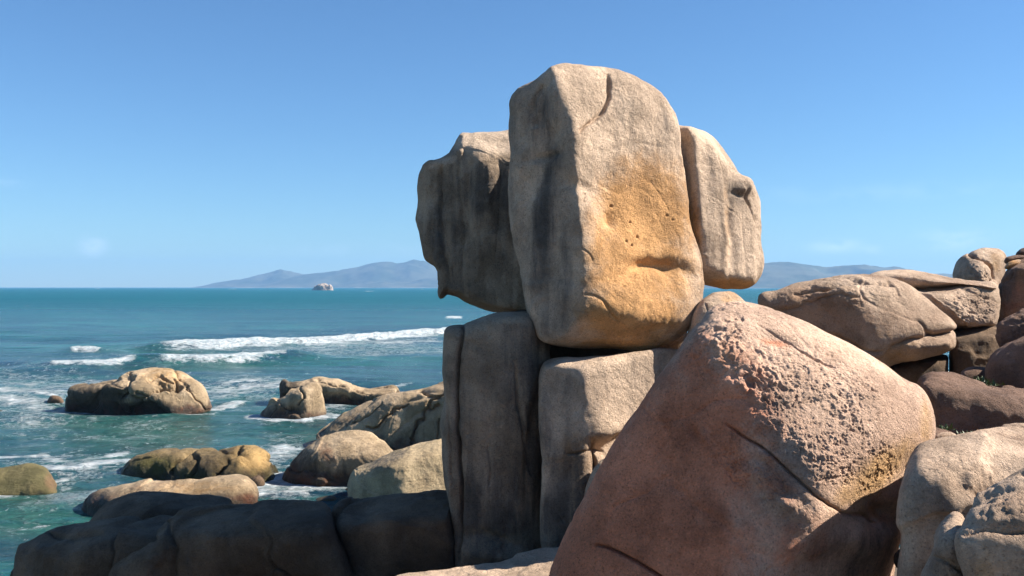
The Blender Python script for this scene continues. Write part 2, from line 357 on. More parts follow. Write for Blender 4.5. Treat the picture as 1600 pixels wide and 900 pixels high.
rock('granite_block', 'left shoulder block of the stack, dark weathered face in shadow with a sunlit top edge',
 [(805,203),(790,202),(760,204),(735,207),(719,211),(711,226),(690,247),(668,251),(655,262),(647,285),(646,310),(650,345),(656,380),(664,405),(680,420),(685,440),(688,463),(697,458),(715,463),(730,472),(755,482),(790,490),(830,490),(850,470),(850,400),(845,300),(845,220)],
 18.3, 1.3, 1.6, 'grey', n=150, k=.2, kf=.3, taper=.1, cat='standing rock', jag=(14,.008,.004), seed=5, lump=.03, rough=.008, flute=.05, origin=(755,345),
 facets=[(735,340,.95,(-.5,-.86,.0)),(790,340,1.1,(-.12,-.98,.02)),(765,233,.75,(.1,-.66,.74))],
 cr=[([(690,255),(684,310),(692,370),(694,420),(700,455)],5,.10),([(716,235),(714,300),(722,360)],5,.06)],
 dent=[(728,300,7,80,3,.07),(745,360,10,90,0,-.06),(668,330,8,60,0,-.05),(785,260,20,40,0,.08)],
 mask=[(1,752,300,40,50,0,.6),(1,780,330,30,110,0,.4),(1,685,340,12,90,0,.6),(2,765,216,62,20,0,1.4),(2,690,252,26,7,-20,.9)])  # third masks: pale tan cap, and the sunlit rim at left painted in
rock('granite_block', 'right shoulder block of the stack, pale sunlit face with a small knob on its edge',
 [(1020,190),(1070,195),(1085,197),(1108,205),(1125,221),(1140,244),(1155,267),(1170,276),(1182,292),(1190,315),(1192,345),(1193,380),(1195,405),(1191,427),(1180,445),(1160,452),(1130,452),(1100,447),(1060,440),(1040,400),(1030,250)],
 16.9, .95, 1.2, 'tan', n=120, k=.3, kf=.12, taper=.1, cat='standing rock', jag=(10,.006,.003), seed=8, lump=.025, rough=.005, flute=.018,
 facets=[(1090,320,.82,(-.75,-.66,0)),(1092,320,.88,(.46,-.88,.12)),(1150,270,.6,(.6,-.65,.45)),(1140,445,.6,(.1,-.6,-.8))],
 cr=[([(1163,285),(1170,300),(1176,318),(1184,345)],4,.08)],
 dent=[(1168,294,9,11,0,-.13),(1160,303,16,5,10,.08),(1133,370,7,70,0,-.06),(1142,330,8,80,0,.05),(1118,300,9,70,0,-.03)],
 mask=[(0,1148,446,50,10,0,1.),(0,1078,380,18,90,0,.7),(0,1135,350,9,80,0,.3),(1,1150,300,25,30,0,.4),(1,1155,400,14,50,0,.35),(1,1105,240,30,30,0,.25)])
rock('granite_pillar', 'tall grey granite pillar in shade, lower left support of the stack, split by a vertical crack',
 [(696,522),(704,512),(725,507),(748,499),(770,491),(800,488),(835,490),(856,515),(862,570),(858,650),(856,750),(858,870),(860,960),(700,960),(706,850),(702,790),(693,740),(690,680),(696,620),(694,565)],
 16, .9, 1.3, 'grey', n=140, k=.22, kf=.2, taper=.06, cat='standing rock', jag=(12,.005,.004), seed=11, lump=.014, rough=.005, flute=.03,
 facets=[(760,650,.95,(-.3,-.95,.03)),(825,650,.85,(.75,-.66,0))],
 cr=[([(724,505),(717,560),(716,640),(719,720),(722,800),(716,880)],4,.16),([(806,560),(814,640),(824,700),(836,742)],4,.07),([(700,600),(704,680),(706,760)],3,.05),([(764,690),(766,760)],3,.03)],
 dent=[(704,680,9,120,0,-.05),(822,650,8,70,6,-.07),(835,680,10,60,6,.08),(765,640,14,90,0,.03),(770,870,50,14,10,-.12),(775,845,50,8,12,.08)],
 mask=[(1,770,800,80,80,0,.6),(1,840,650,22,180,0,.6),(1,720,650,8,200,0,.5)])  # tall dark mask at the right paints in the recess's shade
rock('granite_block', 'square granite block under the tallest one, its upper right corner in the sun',
 [(846,574),(858,563),(900,557),(950,553),(1000,549),(1040,541),(1080,545),(1100,600),(1100,960),(858,960),(850,850),(848,780),(846,700),(843,640),(841,600)],
 15.2, .75, 1.6, 'tan', n=150, k=.14, kf=.1, taper=.05, cat='standing rock', jag=(10,.005,.003), seed=13, lump=.02, rough=.006,
 facets=[(919,630,.72,(-.3,-.95,.05)),(921,630,.72,(.5,-.84,.12)),(960,565,.42,(.1,-.55,.8))],
 step=[([(930,694),(960,688),(1000,660),(1040,640),(1100,640),(1100,960),(925,960),(922,800),(926,730)],10,.42),([(935,720),(960,716),(990,700),(1000,800),(950,800),(938,760)],6,-.2)],
 cr=[([(885,704),(915,707),(945,706),(965,708)],3,.08),([(936,716),(926,740),(928,780)],3.5,.09),([(868,800),(885,815)],2.5,.03)],
 dent=[(860,640,14,90,0,.02),(925,620,8,50,0,.03)],
 mask=[(1,880,600,30,30,0,.3),(1,890,800,60,120,0,.75),(1,850,690,16,90,0,.5),(0,900,720,40,60,0,.35)])  # dark masks paint shade onto the lower and left front
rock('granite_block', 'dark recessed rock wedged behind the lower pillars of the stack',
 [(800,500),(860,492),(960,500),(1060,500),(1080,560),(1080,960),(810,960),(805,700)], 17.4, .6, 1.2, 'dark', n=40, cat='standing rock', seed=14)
rock('rounded_stone', 'small pale rounded stone showing between the right shoulder block and the big reddish boulder',
 [(1078,505),(1092,475),(1110,460),(1130,454),(1145,455),(1160,466),(1172,480),(1190,500),(1190,560),(1080,560)], 15.6, .4, .5, 'tan', n=50, k=.25, seed=15, lump=.02,
 facets=[(1130,480,.35,(.15,-.75,.6))], cr=[([(1097,470),(1105,485)],1.5,.03)], mask=[(0,1140,465,20,14,0,.4)])
rock('granite_boulder', 'shaded wedge of rock peeping out low between the square block and the reddish boulder',
 [(916,790),(922,745),(936,719),(958,712),(1000,692),(1040,645),(1080,608),(1150,590),(1260,600),(1300,700),(1290,980),(910,980)], 14.0, .5, .6, 'tan', n=60, k=.18, seed=95, lump=.02, facets=[(950,740,.42,(-.45,-.88,.1))], taper=.05)  # hidden bulk behind the visible tip added to shade the square block
# ---- the big reddish boulder
rock('reddish_boulder', 'biggest boulder, reddish and pitted, leaning in front of the stack',
 [(1052,558),(1078,520),(1098,500),(1108,485),(1128,475),(1160,471),(1190,477),(1230,491),(1280,511),(1330,535),(1375,562),(1410,589),(1436,602),(1450,622),(1458,655),(1456,690),(1442,715),(1427,740),(1414,780),(1404,820),(1396,860),(1388,910),(1360,990),(1120,1010),(850,990),(862,895),(888,832),(915,775),(945,715),(975,665),(1010,615)],
 10.6, 1.6, 1.6, 'red', n=300, k=.3, kf=.14, taper=.1, jag=(13,.004,.003), seed=21, lump=.012, rough=.0035, bias=.5,
 facets=[(1205,640,1.22,(-.50,-.83,.25)),(1207,640,1.22,(.17,-.76,.63)),(1270,535,.72,(.12,-.45,.88)),(1380,720,1.02,(.60,-.79,-.12)),(1400,640,.82,(.55,-.72,.42))],
 cr=[([(1133,662),(1170,683),(1205,710),(1240,745),(1275,772),(1300,788),(1318,798)],2.6,.085),([(930,850),(965,862),(1000,880),(1040,905)],3.2,.10),([(1316,798),(1345,806),(1380,822)],4,.05),([(1180,505),(1220,528),(1270,556),(1310,572)],2.2,.03)],
 step=[([(1318,800),(1350,805),(1400,812),(1420,1000),(1180,1000),(1235,905),(1270,850)],14,.05)],
 dent=[(1185,742,36,13,25,-.055),(1225,785,26,12,35,-.06),(1200,712,14,8,20,-.04),(1095,680,7,16,-25,-.05),(1158,600,30,16,10,-.05),(1040,700,60,80,-50,.03),(1385,805,26,14,30,.14),(1352,845,60,36,0,-.1),(1085,676,9,18,-25,.045),(1205,530,24,7,10,.03),(1175,600,40,28,20,.05),(1235,590,20,14,20,.04),(1400,740,20,50,35,.05)],
 pit=[(1175,585,100,34,25,.05,.17),(1270,650,125,70,42,.013,.06),(1130,530,30,60,10,.034,.12),(1340,720,70,50,35,.010,.06),(1190,760,90,32,35,.026,.11),(1165,700,50,40,30,.015,.1),(1290,580,110,40,27,.012,.07)],
 mask=[(2,1040,740,210,150,-58,.95),(2,1000,870,190,110,0,1.1),(2,1140,640,60,60,30,.8),(2,1085,570,35,60,20,.7),(2,1200,850,120,60,0,.45),(2,1208,535,26,9,10,.55),(2,1085,676,10,18,-25,.8),(2,1180,740,80,40,30,.5),(0,1375,738,85,30,-40,.75),(0,1445,665,12,50,0,.5),(0,1360,800,40,12,20,.45),(2,960,850,80,70,0,1.5),(2,1210,535,30,8,15,.4),(1,1255,620,60,30,30,.25),(0,1130,560,30,30,0,.3),(1,1170,600,30,22,20,.4),(1,1215,630,50,26,20,.3),(1,1330,870,80,50,0,.45),(1,1225,820,40,40,0,.25)])  # red stone kept to the shaded face, warmed to paint in bounce light
# ---- right hand group
G1 = 'slabs and boulders of the rocky headland at the right'
rock('granite_boulder', 'long whale shaped boulder lying behind the big reddish one, near the sea gap',
 [(1187,470),(1215,457),(1250,444),(1290,433),(1330,428),(1365,429),(1395,436),(1425,450),(1450,470),(1470,486),(1489,503),(1490,514),(1450,524),(1400,540),(1370,560),(1300,600),(1230,560)],
 20, 1.2, 1.6, 'pink', n=140, k=.3, kf=.25, taper=.1, jag=(10,.014,.008), seed=25, lump=.02, rough=.006, group=G1,
 facets=[(1300,490,.85,(-.36,-.92,.16)),(1390,470,.85,(.30,-.80,.50)),(1300,436,.5,(-.05,-.3,.95))],
 cr=[([(1240,458),(1290,447),(1330,440),(1370,440),(1395,446)],3,.10),([(1384,438),(1398,450),(1402,470)],3,.05)],
 dent=[(1268,462,18,9,0,.05),(1270,452,24,5,-15,.06)], pit=[(1330,460,90,30,0,.02,.12)],
 mask=[(1,1310,440,70,12,-5,.4),(2,1285,500,90,50,10,1.),(0,1330,530,70,30,0,.4)])  # third mask paints the brown shade of the front left face
rock('granite_slab', 'narrow rounded slab tucked under the right end of the whale shaped boulder',
 [(1330,560),(1350,540),(1370,524),(1400,519),(1450,516),(1485,515),(1492,530),(1487,545),(1460,556),(1430,562),(1400,567),(1360,590),(1335,590)], 19.9, 1.1, 1.4, 'pink', n=70, k=.28, seed=26, cat='rock slab', group=G1,
 facets=[(1420,545,.9,(.0,-.93,-.36)),(1420,524,.8,(.1,-.5,.86)),(1370,550,.8,(-.7,-.7,.1))], mask=[(0,1390,550,60,20,0,.5)])
rock('granite_slab', 'thin flat cap slab resting on top of the wedge shaped rock at the right',
 [(1358,430),(1378,423),(1420,421),(1450,427),(1480,433),(1510,438),(1540,440),(1558,446),(1550,458),(1500,450),(1440,453),(1400,450),(1370,440)], 21.6, 1.0, 1.2, 'pink', n=60, k=.14, seed=27, lump=.01, cat='rock slab', group=G1,
 facets=[(1430,437,.75,(-.2,-.97,-.1)),(1450,426,.6,(0,-.3,.95))])
rock('granite_boulder', 'wedge shaped rock beneath the thin cap slab, sunlit on its right half',
 [(1415,458),(1440,452),(1480,448),(1530,442),(1552,441),(1562,455),(1564,475),(1560,500),(1550,511),(1510,515),(1470,514),(1440,495)], 21.2, 1.1, 1.3, 'pink', n=90, k=.25, jag=(7,.012,.006), seed=28, group=G1, lump=.02,
 facets=[(1455,485,.85,(-.4,-.88,-.25)),(1500,470,.9,(.3,-.83,.46))], cr=[([(1500,448),(1535,458),(1558,478)],2.5,.05)], pit=[(1520,480,40,30,0,.03,.12)], mask=[(1,1545,490,18,30,0,.4)])
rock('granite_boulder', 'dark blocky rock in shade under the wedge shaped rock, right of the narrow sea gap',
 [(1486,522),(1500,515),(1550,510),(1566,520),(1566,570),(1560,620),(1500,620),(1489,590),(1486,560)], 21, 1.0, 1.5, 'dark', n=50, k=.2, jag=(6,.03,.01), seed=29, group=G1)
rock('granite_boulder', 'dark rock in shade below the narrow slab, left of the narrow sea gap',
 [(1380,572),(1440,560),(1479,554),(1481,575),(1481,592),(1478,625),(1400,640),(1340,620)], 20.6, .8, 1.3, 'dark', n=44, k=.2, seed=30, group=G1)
rock('round_boulder', 'round two lobed boulder standing against the sky at the far right',
 [(1490,440),(1491,420),(1499,405),(1514,396),(1530,390),(1548,388),(1563,390),(1571,400),(1572,415),(1568,440),(1560,470),(1500,470)], 27, 1.2, 1.4, 'pink', n=80, k=.5, jag=(6,.008,.003), seed=31, group=G1, lump=.02,
 facets=[(1505,420,.9,(-.6,-.78,.15)),(1535,420,1.05,(.3,-.9,.3))], cr=[([(1512,397),(1536,404),(1550,418),(1553,440)],3.2,.2)], dent=[(1528,425,16,20,0,-.14)], pit=[(1530,430,20,18,0,.06,.14)], mask=[(0,1555,410,14,24,0,.35)])
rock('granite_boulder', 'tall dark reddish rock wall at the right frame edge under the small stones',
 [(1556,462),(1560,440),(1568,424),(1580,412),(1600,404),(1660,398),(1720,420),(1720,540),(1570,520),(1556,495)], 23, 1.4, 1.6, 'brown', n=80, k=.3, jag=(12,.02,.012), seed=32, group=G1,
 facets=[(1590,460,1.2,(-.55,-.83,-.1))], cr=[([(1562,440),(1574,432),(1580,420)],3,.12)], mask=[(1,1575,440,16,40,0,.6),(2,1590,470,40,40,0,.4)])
rock('small_stone', 'small dark flat stone on the crest beside the round boulder', [(1569,410),(1572,402),(1584,399),(1600,399),(1604,405),(1590,409),(1578,413)], 23.2, .4, .4, 'shade', n=26, k=.12, seed=33, cat='stone', group='small stones on the right crest')
rock('small_stone', 'small sunlit orange stone wedged below the dark flat stone on the crest', [(1570,420),(1573,412),(1582,407),(1594,406),(1596,414),(1586,420)], 22.8, .35, .4, 'tan', n=24, k=.12, seed=34, cat='stone', group='small stones on the right crest', mask=[(0,1583,413,14,10,0,.8)])
rock('small_stone', 'dark round stone cut by the right frame edge, highest on the crest', [(1588,400),(1591,392),(1600,387),(1622,384),(1632,398),(1610,405)], 23.6, .5, .5, 'shade', n=26, k=.2, seed=35, cat='stone', group='small stones on the right crest')
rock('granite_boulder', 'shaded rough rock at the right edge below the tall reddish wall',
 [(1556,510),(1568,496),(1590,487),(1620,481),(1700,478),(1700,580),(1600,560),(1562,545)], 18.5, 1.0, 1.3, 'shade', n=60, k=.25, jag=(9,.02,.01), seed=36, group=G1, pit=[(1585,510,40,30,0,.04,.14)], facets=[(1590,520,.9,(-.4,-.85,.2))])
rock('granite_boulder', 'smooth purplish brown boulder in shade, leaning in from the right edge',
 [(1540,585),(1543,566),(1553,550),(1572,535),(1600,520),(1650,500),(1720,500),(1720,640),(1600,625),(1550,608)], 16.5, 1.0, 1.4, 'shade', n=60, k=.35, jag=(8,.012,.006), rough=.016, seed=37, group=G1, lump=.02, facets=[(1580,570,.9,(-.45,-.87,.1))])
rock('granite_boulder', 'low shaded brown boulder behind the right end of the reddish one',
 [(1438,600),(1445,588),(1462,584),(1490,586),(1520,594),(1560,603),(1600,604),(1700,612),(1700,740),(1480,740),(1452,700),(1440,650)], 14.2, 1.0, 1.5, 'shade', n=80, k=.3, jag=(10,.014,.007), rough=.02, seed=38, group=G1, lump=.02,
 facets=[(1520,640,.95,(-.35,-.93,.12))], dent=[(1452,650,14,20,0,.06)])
rock('small_stone', 'small dark flat stone in the shaded hollow right of the sea gap', [(1500,590),(1505,578),(1525,573),(1550,578),(1556,592),(1540,600),(1510,600)], 17.8, .4, .6, 'shade', n=26, k=.14, seed=39, cat='stone')
rock('granite_slab', 'low flat slab between the reddish boulder and the near right rock', [(1440,690),(1450,668),(1475,670),(1505,684),(1540,694),(1540,760),(1440,760)], 12.6, .6, .8, 'shade', n=40, k=.2, seed=40, cat='rock slab', group=G1)
rock('granite_slab', 'pinkish flat slab at the right edge behind the near sunlit rock', [(1515,690),(1525,674),(1560,663),(1600,659),(1700,655),(1700,760),(1520,760)], 11.4, .8, .9, 'pink', n=50, k=.15, jag=(8,.02,.01), seed=41, cat='rock slab', group=G1, facets=[(1570,672,.3,(-.05,-.35,.93)),(1600,662,.0,(0,-.1,.99))])
rock('granite_boulder', 'large near boulder at the right, sunlit crest over a shaded grey face',
 [(1411,770),(1420,735),(1434,704),(1450,693),(1480,690),(1520,682),(1545,675),(1570,682),(1600,689),(1700,700),(1760,800),(1740,1020),(1385,1020),(1398,930),(1404,880),(1409,830)],
 9, 1.0, 1.3, 'pink', n=170, k=.22, kf=.16, taper=.08, jag=(9,.012,.006), seed=42, lump=.02, rough=.007, group=G1,
 facets=[(1470,800,.82,(-.42,-.90,.02)),(1540,725,.55,(.05,-.52,.85)),(1600,800,.9,(-.1,-.98,.02))],
 dent=[(1558,760,44,20,-8,.22),(1500,750,14,18,0,.05)], pit=[(1510,735,60,30,10,.012,.09)], mask=[(1,1450,800,40,80,0,.25)])
rock('granite_boulder', 'narrow upright lump in the bottom right corner, left of the layered rock',
 [(1436,905),(1452,860),(1464,823),(1478,806),(1495,801),(1508,815),(1516,860),(1530,930),(1540,1000),(1420,1000)], 6.9, .45, .7, 'pink', n=70, k=.14, seed=43, group=G1,
 facets=[(1480,850,.42,(-.4,-.9,.1)),(1490,815,.3,(.2,-.5,.8))], cr=[([(1455,870),(1480,880),(1505,900)],4,.04)], mask=[(2,1480,870,30,20,0,.4)])
rock('granite_boulder', 'layered near rock filling the bottom right corner, with a ledge across it',
 [(1497,830),(1504,805),(1520,788),(1545,772),(1572,754),(1600,737),(1680,695),(1800,680),(1800,1040),(1520,1020),(1508,900)],
 6.4, .6, 1.0, 'pink', n=110, k=.14, kf=.12, jag=(10,.022,.012), seed=44, group=G1, lump=.03, rough=.008,
 facets=[(1540,870,.5,(-.2,-.97,.05)),(1570,790,.38,(.0,-.60,.8))], cr=[([(1505,838),(1540,826),(1580,830),(1640,820)],4,.06)], pit=[(1570,790,50,30,0,.02,.07)],
 dent=[(1560,822,50,8,0,.04)], mask=[(0,1540,900,20,60,0,.4),(2,1530,830,40,30,0,.3)])
rock('granite_ledge', 'flat pale ledge at the bottom centre between the grey pillar and the reddish boulder',
 [(600,915),(665,893),(720,885),(785,872),(825,858),(860,849),(930,844),(980,844),(980,1010),(600,1010)], 13.7, 2.6, .5, 'tan', n=90, k=.12, seed=46, cat='rock ledge', lump=.01, taper=0,
 facets=[(780,874,.0,(-.08,-.06,.99))], jag=(8,.012,.01))
rock('small_stone', 'small broken stone wedged deep in the crevice right of the reddish boulder', [(1396,872),(1402,860),(1414,857),(1424,864),(1426,878),(1412,886),(1400,884)], 9.9, .12, .14, 'shade', n=22, k=.05, seed=90, cat='stone', group='broken stones in the right hand gaps')
rock('small_stone', 'flat shard lying on the low slab beside the reddish boulder', [(1462,682),(1470,676),(1484,675),(1494,680),(1490,687),(1472,689)], 12.0, .14, .16, 'pink', n=22, k=.05, seed=91, cat='stone', group='broken stones in the right hand gaps')
rock('small_stone', 'little angular stone under the leaning purplish boulder', [(1560,612),(1566,604),(1578,602),(1588,608),(1584,616),(1568,618)], 14.9, .14, .16, 'shade', n=22, k=.05, seed=92, cat='stone', group='broken stones in the right hand gaps')
# ---- dark foreground rocks, in the shadow of the stack
G2 = 'dark shaded rocks along the near shore'
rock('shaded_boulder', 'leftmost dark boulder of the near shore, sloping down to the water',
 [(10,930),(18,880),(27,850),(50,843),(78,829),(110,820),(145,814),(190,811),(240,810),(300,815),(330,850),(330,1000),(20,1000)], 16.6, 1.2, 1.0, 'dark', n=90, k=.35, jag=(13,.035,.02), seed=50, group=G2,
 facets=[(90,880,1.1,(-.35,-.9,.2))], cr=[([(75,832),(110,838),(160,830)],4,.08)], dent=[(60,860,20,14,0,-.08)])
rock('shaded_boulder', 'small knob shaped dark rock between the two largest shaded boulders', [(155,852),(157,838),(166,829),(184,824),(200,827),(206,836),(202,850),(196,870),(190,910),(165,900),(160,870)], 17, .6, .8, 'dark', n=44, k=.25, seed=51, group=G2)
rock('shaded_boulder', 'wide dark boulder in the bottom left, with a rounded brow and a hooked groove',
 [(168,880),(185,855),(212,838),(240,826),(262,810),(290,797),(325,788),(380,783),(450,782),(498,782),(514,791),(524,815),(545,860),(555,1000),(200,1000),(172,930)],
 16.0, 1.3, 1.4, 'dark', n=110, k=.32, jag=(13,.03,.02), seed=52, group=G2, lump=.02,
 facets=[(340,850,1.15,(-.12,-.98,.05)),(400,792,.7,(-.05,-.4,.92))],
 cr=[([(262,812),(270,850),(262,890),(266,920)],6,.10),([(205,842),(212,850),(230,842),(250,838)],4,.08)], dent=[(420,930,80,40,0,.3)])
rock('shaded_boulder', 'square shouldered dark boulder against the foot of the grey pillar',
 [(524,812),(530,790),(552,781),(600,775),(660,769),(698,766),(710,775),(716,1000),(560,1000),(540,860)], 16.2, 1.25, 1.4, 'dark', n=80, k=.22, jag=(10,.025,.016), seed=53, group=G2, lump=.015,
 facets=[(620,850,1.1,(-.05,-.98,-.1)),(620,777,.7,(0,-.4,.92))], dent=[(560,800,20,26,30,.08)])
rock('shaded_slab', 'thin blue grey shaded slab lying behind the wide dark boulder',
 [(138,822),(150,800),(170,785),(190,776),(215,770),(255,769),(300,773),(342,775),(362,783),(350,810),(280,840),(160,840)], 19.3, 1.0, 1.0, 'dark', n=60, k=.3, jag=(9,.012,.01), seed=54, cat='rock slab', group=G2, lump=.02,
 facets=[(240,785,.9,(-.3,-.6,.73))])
# ---- rocks in the surf; dark masks mix wet algae with painted shade on their fronts
G3 = 'rocks standing in the surf'
rock('sea_rock', 'largest free standing sea rock with carved looking hollows, dark low left tail',
 [(100,655),(103,628),(108,614),(122,606),(150,600),(175,595),(195,588),(215,583),(245,578),(262,577),(282,581),(300,590),(316,602),(323,620),(331,640),(342,660),(330,690),(110,690)],
 59, 2.4, 3.2, 'sea', n=150, k=.45, kf=.25, taper=.15, jag=(40,.026,.024), seed=60, cat='sea rock', group=G3, lump=.03, rough=.012, origin=(230,640),
 facets=[(150,630,1.5,(-.35,-.93,-.05)),(240,600,1.5,(.1,-.55,.83)),(305,630,1.4,(.62,-.75,.2)),(230,635,1.9,(-.25,-.93,-.28)),(265,612,1.7,(.2,-.8,.56))],
 cr=[([(203,585),(201,605),(193,625)],3,.35),([(240,608),(258,606),(272,611)],3,.5),([(275,590),(273,604),(282,612)],3.5,.5),([(235,598),(250,592),(268,595)],2,.25),([(290,600),(296,612)],2.5,.3),([(215,612),(228,622),(240,632)],3,.3)],
 dent=[(255,605,12,7,0,.35),(278,602,8,10,0,.35),(262,612,14,4,0,-.2),(215,640,30,10,0,.3),(190,615,10,14,0,.3)],
 mask=[(2,295,645,16,12,0,1.),(1,150,625,55,24,-8,1.2),(1,225,640,70,15,3,1.1),(0,260,590,45,16,0,.4)])
rock('sea_rock', 'wedge shaped sea rock with a split crest, standing in front of the low long one',
 [(406,665),(410,643),(424,627),(440,618),(458,609),(478,601),(494,600),(502,610),(507,630),(512,655),(505,695),(410,695)], 55.5, 1.5, 2, 'sea', n=80, k=.4, kf=.3, jag=(14,.03,.02), seed=61, cat='sea rock', group=G3,
 facets=[(450,635,1.1,(-.35,-.9,.2)),(485,630,1.1,(.75,-.6,.2))], cr=[([(468,604),(472,622),(462,632)],2.5,.3)], dent=[(455,640,20,6,-10,.2)], mask=[(1,440,645,40,18,0,.6)])
rock('sea_rock', 'low long sea rock with a dark square end, furthest out behind the wedge rock',
 [(441,640),(443,615),(444,597),(470,592),(500,589),(528,592),(550,600),(575,605),(600,605),(622,609),(630,660),(450,665)], 63, 1.8, 2, 'sea', n=90, k=.35, kf=.3, jag=(20,.03,.02), seed=62, cat='sea rock', group=G3,
 facets=[(500,610,1.6,(.0,-.93,-.3)),(500,593,1.2,(.05,-.3,.95)),(445,610,1.2,(-.9,-.4,.0))], cr=[([(500,592),(505,600),(540,604)],2.5,.35),([(556,602),(565,612),(580,618)],3,.4)], mask=[(1,455,610,20,20,0,1.),(1,530,625,50,8,0,.6)])
rock('sea_rock', 'broad sloping shore rock cut by deep winding cracks, beside the grey pillar',
 [(495,690),(505,664),(520,650),(545,635),(580,621),(620,610),(650,603),(700,593),(770,600),(790,720),(700,760),(560,750)], 46, 2.2, 2.6, 'sea', n=140, k=.5, kf=.4, jag=(26,.018,.014), seed=63, cat='sea rock', group=G3, lump=.03, rough=.008,
 facets=[(600,650,1.8,(-.3,-.70,.64)),(670,670,1.8,(-.12,-.97,.1))],
 cr=[([(655,602),(668,612),(682,618),(697,616)],3.5,.4),([(690,622),(672,628),(668,640),(655,658),(645,675),(642,695)],3,.4),([(640,630),(610,648),(590,664),(570,672)],3,.3),([(690,655),(686,672),(682,690)],2.5,.25),([(600,630),(570,650),(545,664)],3,.2),([(668,640),(690,632)],3,.3)],
 mask=[(1,540,655,40,14,-25,.5),(1,640,680,20,20,0,.3)])
rock('sea_rock', 'rounded boulder above the surf with its left side dark, in front of the cracked slope',
 [(440,780),(443,752),(452,728),(468,707),(490,690),(520,676),(550,671),(577,673),(594,683),(612,700),(632,730),(640,800),(450,800)], 38, 1.7, 2.2, 'sea', n=110, k=.6, kf=.35, jag=(12,.012,.006), seed=64, cat='sea rock', group=G3, lump=.02,
 facets=[(480,730,1.2,(-.6,-.8,-.02)),(550,705,1.3,(.0,-.66,.75)),(550,745,1.5,(-.1,-.98,-.15))], mask=[(1,470,745,34,44,0,.95),(1,540,755,60,18,0,.8),(2,510,710,14,26,-20,.5)])
rock('sea_rock', 'smooth tan boulder at the left foot of the grey pillar, its left end in shade',
 [(546,790),(547,750),(556,732),(580,720),(615,704),(650,692),(700,684),(770,686),(780,820),(550,820)], 33.5, 1.6, 2.2, 'sand', n=100, k=.4, jag=(8,.005,.004), seed=65, cat='sea rock', group=G3, lump=.015,
 facets=[(580,745,1.1,(-.42,-.91,-.0)),(650,705,1.0,(-.1,-.5,.85)),(675,740,1.2,(.35,-.93,.12))], mask=[(1,600,718,50,12,-18,.6)])
rock('sea_rock', 'olive and brown weedy rock awash, its right shoulder bare and tan',
 [(180,775),(188,742),(200,722),(220,710),(255,702),(300,703),(340,707),(370,703),(400,702),(418,712),(430,728),(441,748),(445,775),(430,800),(190,800)], 39, 1.8, 2.2, 'weed', n=120, k=.5, kf=.4, jag=(24,.03,.016), seed=66, cat='sea rock', group=G3, lump=.04, rough=.012,
 facets=[(300,730,1.4,(-.2,-.93,.2)),(400,725,1.4,(.4,-.8,.4)),(280,712,1.2,(-.1,-.4,.9))], cr=[([(382,703),(362,720),(345,735),(340,748)],4,.35),([(300,710),(280,725),(270,740)],3,.25)],
 mask=[(0,395,722,30,22,0,1.),(2,240,730,40,18,0,.8),(2,290,745,40,10,0,.6),(1,320,730,25,22,0,.6)])
rock('sea_rock', 'long low tan rock sloping from a rusty right end to a dark left end',
 [(122,840),(127,800),(133,780),(148,769),(175,761),(225,754),(280,752),(335,745),(372,742),(392,750),(404,768),(402,790),(410,840),(300,850)], 33.5, 1.4, 1.9, 'sea', n=100, k=.45, jag=(16,.016,.01), seed=67, cat='sea rock', group=G3, lump=.03,
 facets=[(260,770,1.1,(-.1,-.72,.68)),(390,770,1.0,(.6,-.75,.2)),(170,785,1.0,(-.4,-.9,.1))], mask=[(1,150,785,30,22,0,.8),(0,300,765,90,14,0,.35),(2,385,782,22,10,0,.8),(1,200,770,30,10,0,.4)])
rock('sea_rock', 'flat green algae covered rock at the left frame edge',
 [(-70,800),(-65,745),(-20,734),(20,729),(50,725),(72,731),(86,748),(95,775),(80,800)], 37, 1.6, 1.9, 'green', n=80, k=.45, seed=68, cat='sea rock', group=G3, facets=[(20,748,1.2,(-.05,-.7,.7))], mask=[(2,84,750,16,20,0,.6)])
rock('small_sea_rock', 'small dark wet stone at the right foot of the weedy rock', [(384,778),(388,756),(393,746),(403,742),(411,748),(414,760),(416,785)], 37.2, .4, .5, 'dark', n=30, k=.2, seed=69, cat='stone')
rock('small_sea_rock', 'small brown stone in the foam beside the rounded boulder', [(528,790),(535,770),(545,761),(553,765),(556,790)], 36, .4, .4, 'weed', n=26, k=.2, seed=70, cat='stone')
rock('small_sea_rock', 'dark stone tip awash just left of the largest sea rock', [(72,640),(75,625),(82,618),(92,619),(99,626),(102,640)], 64, .6, .6, 'dark', n=26, k=.2, seed=71, cat='stone')
rock('small_sea_rock', 'dark rock tip cut by the left frame edge in the surf', [(-30,665),(-28,642),(-10,638),(2,641),(9,648),(14,665)], 59, .6, .7, 'weed', n=26, k=.2, seed=72, cat='stone')
rock('small_sea_rock', 'low brown stone almost drowned in foam under the rounded boulder', [(488,800),(492,781),(505,776),(525,777),(532,800)], 34.5, .4, .4, 'weed', n=26, k=.2, seed=73, cat='stone')
ISD = 2150
rock('sea_islet', 'tiny pale rock islet far out before the distant hills', [(488,458),(490,449),(493,446),(499,444),(505,443),(510,444),(513,447),(515,445),(519,447),(521,452),(522,458)], ISD, 9, 12, 'islet', n=40, k=4, seed=80, cat='islet', lump=.06, rough=.04,
 cr=[([(511,443),(512,450),(513,454)],1.2,4),([(496,446),(497,453)],.9,2.5)], facets=[(505,447,8,(.3,-.9,.2))])

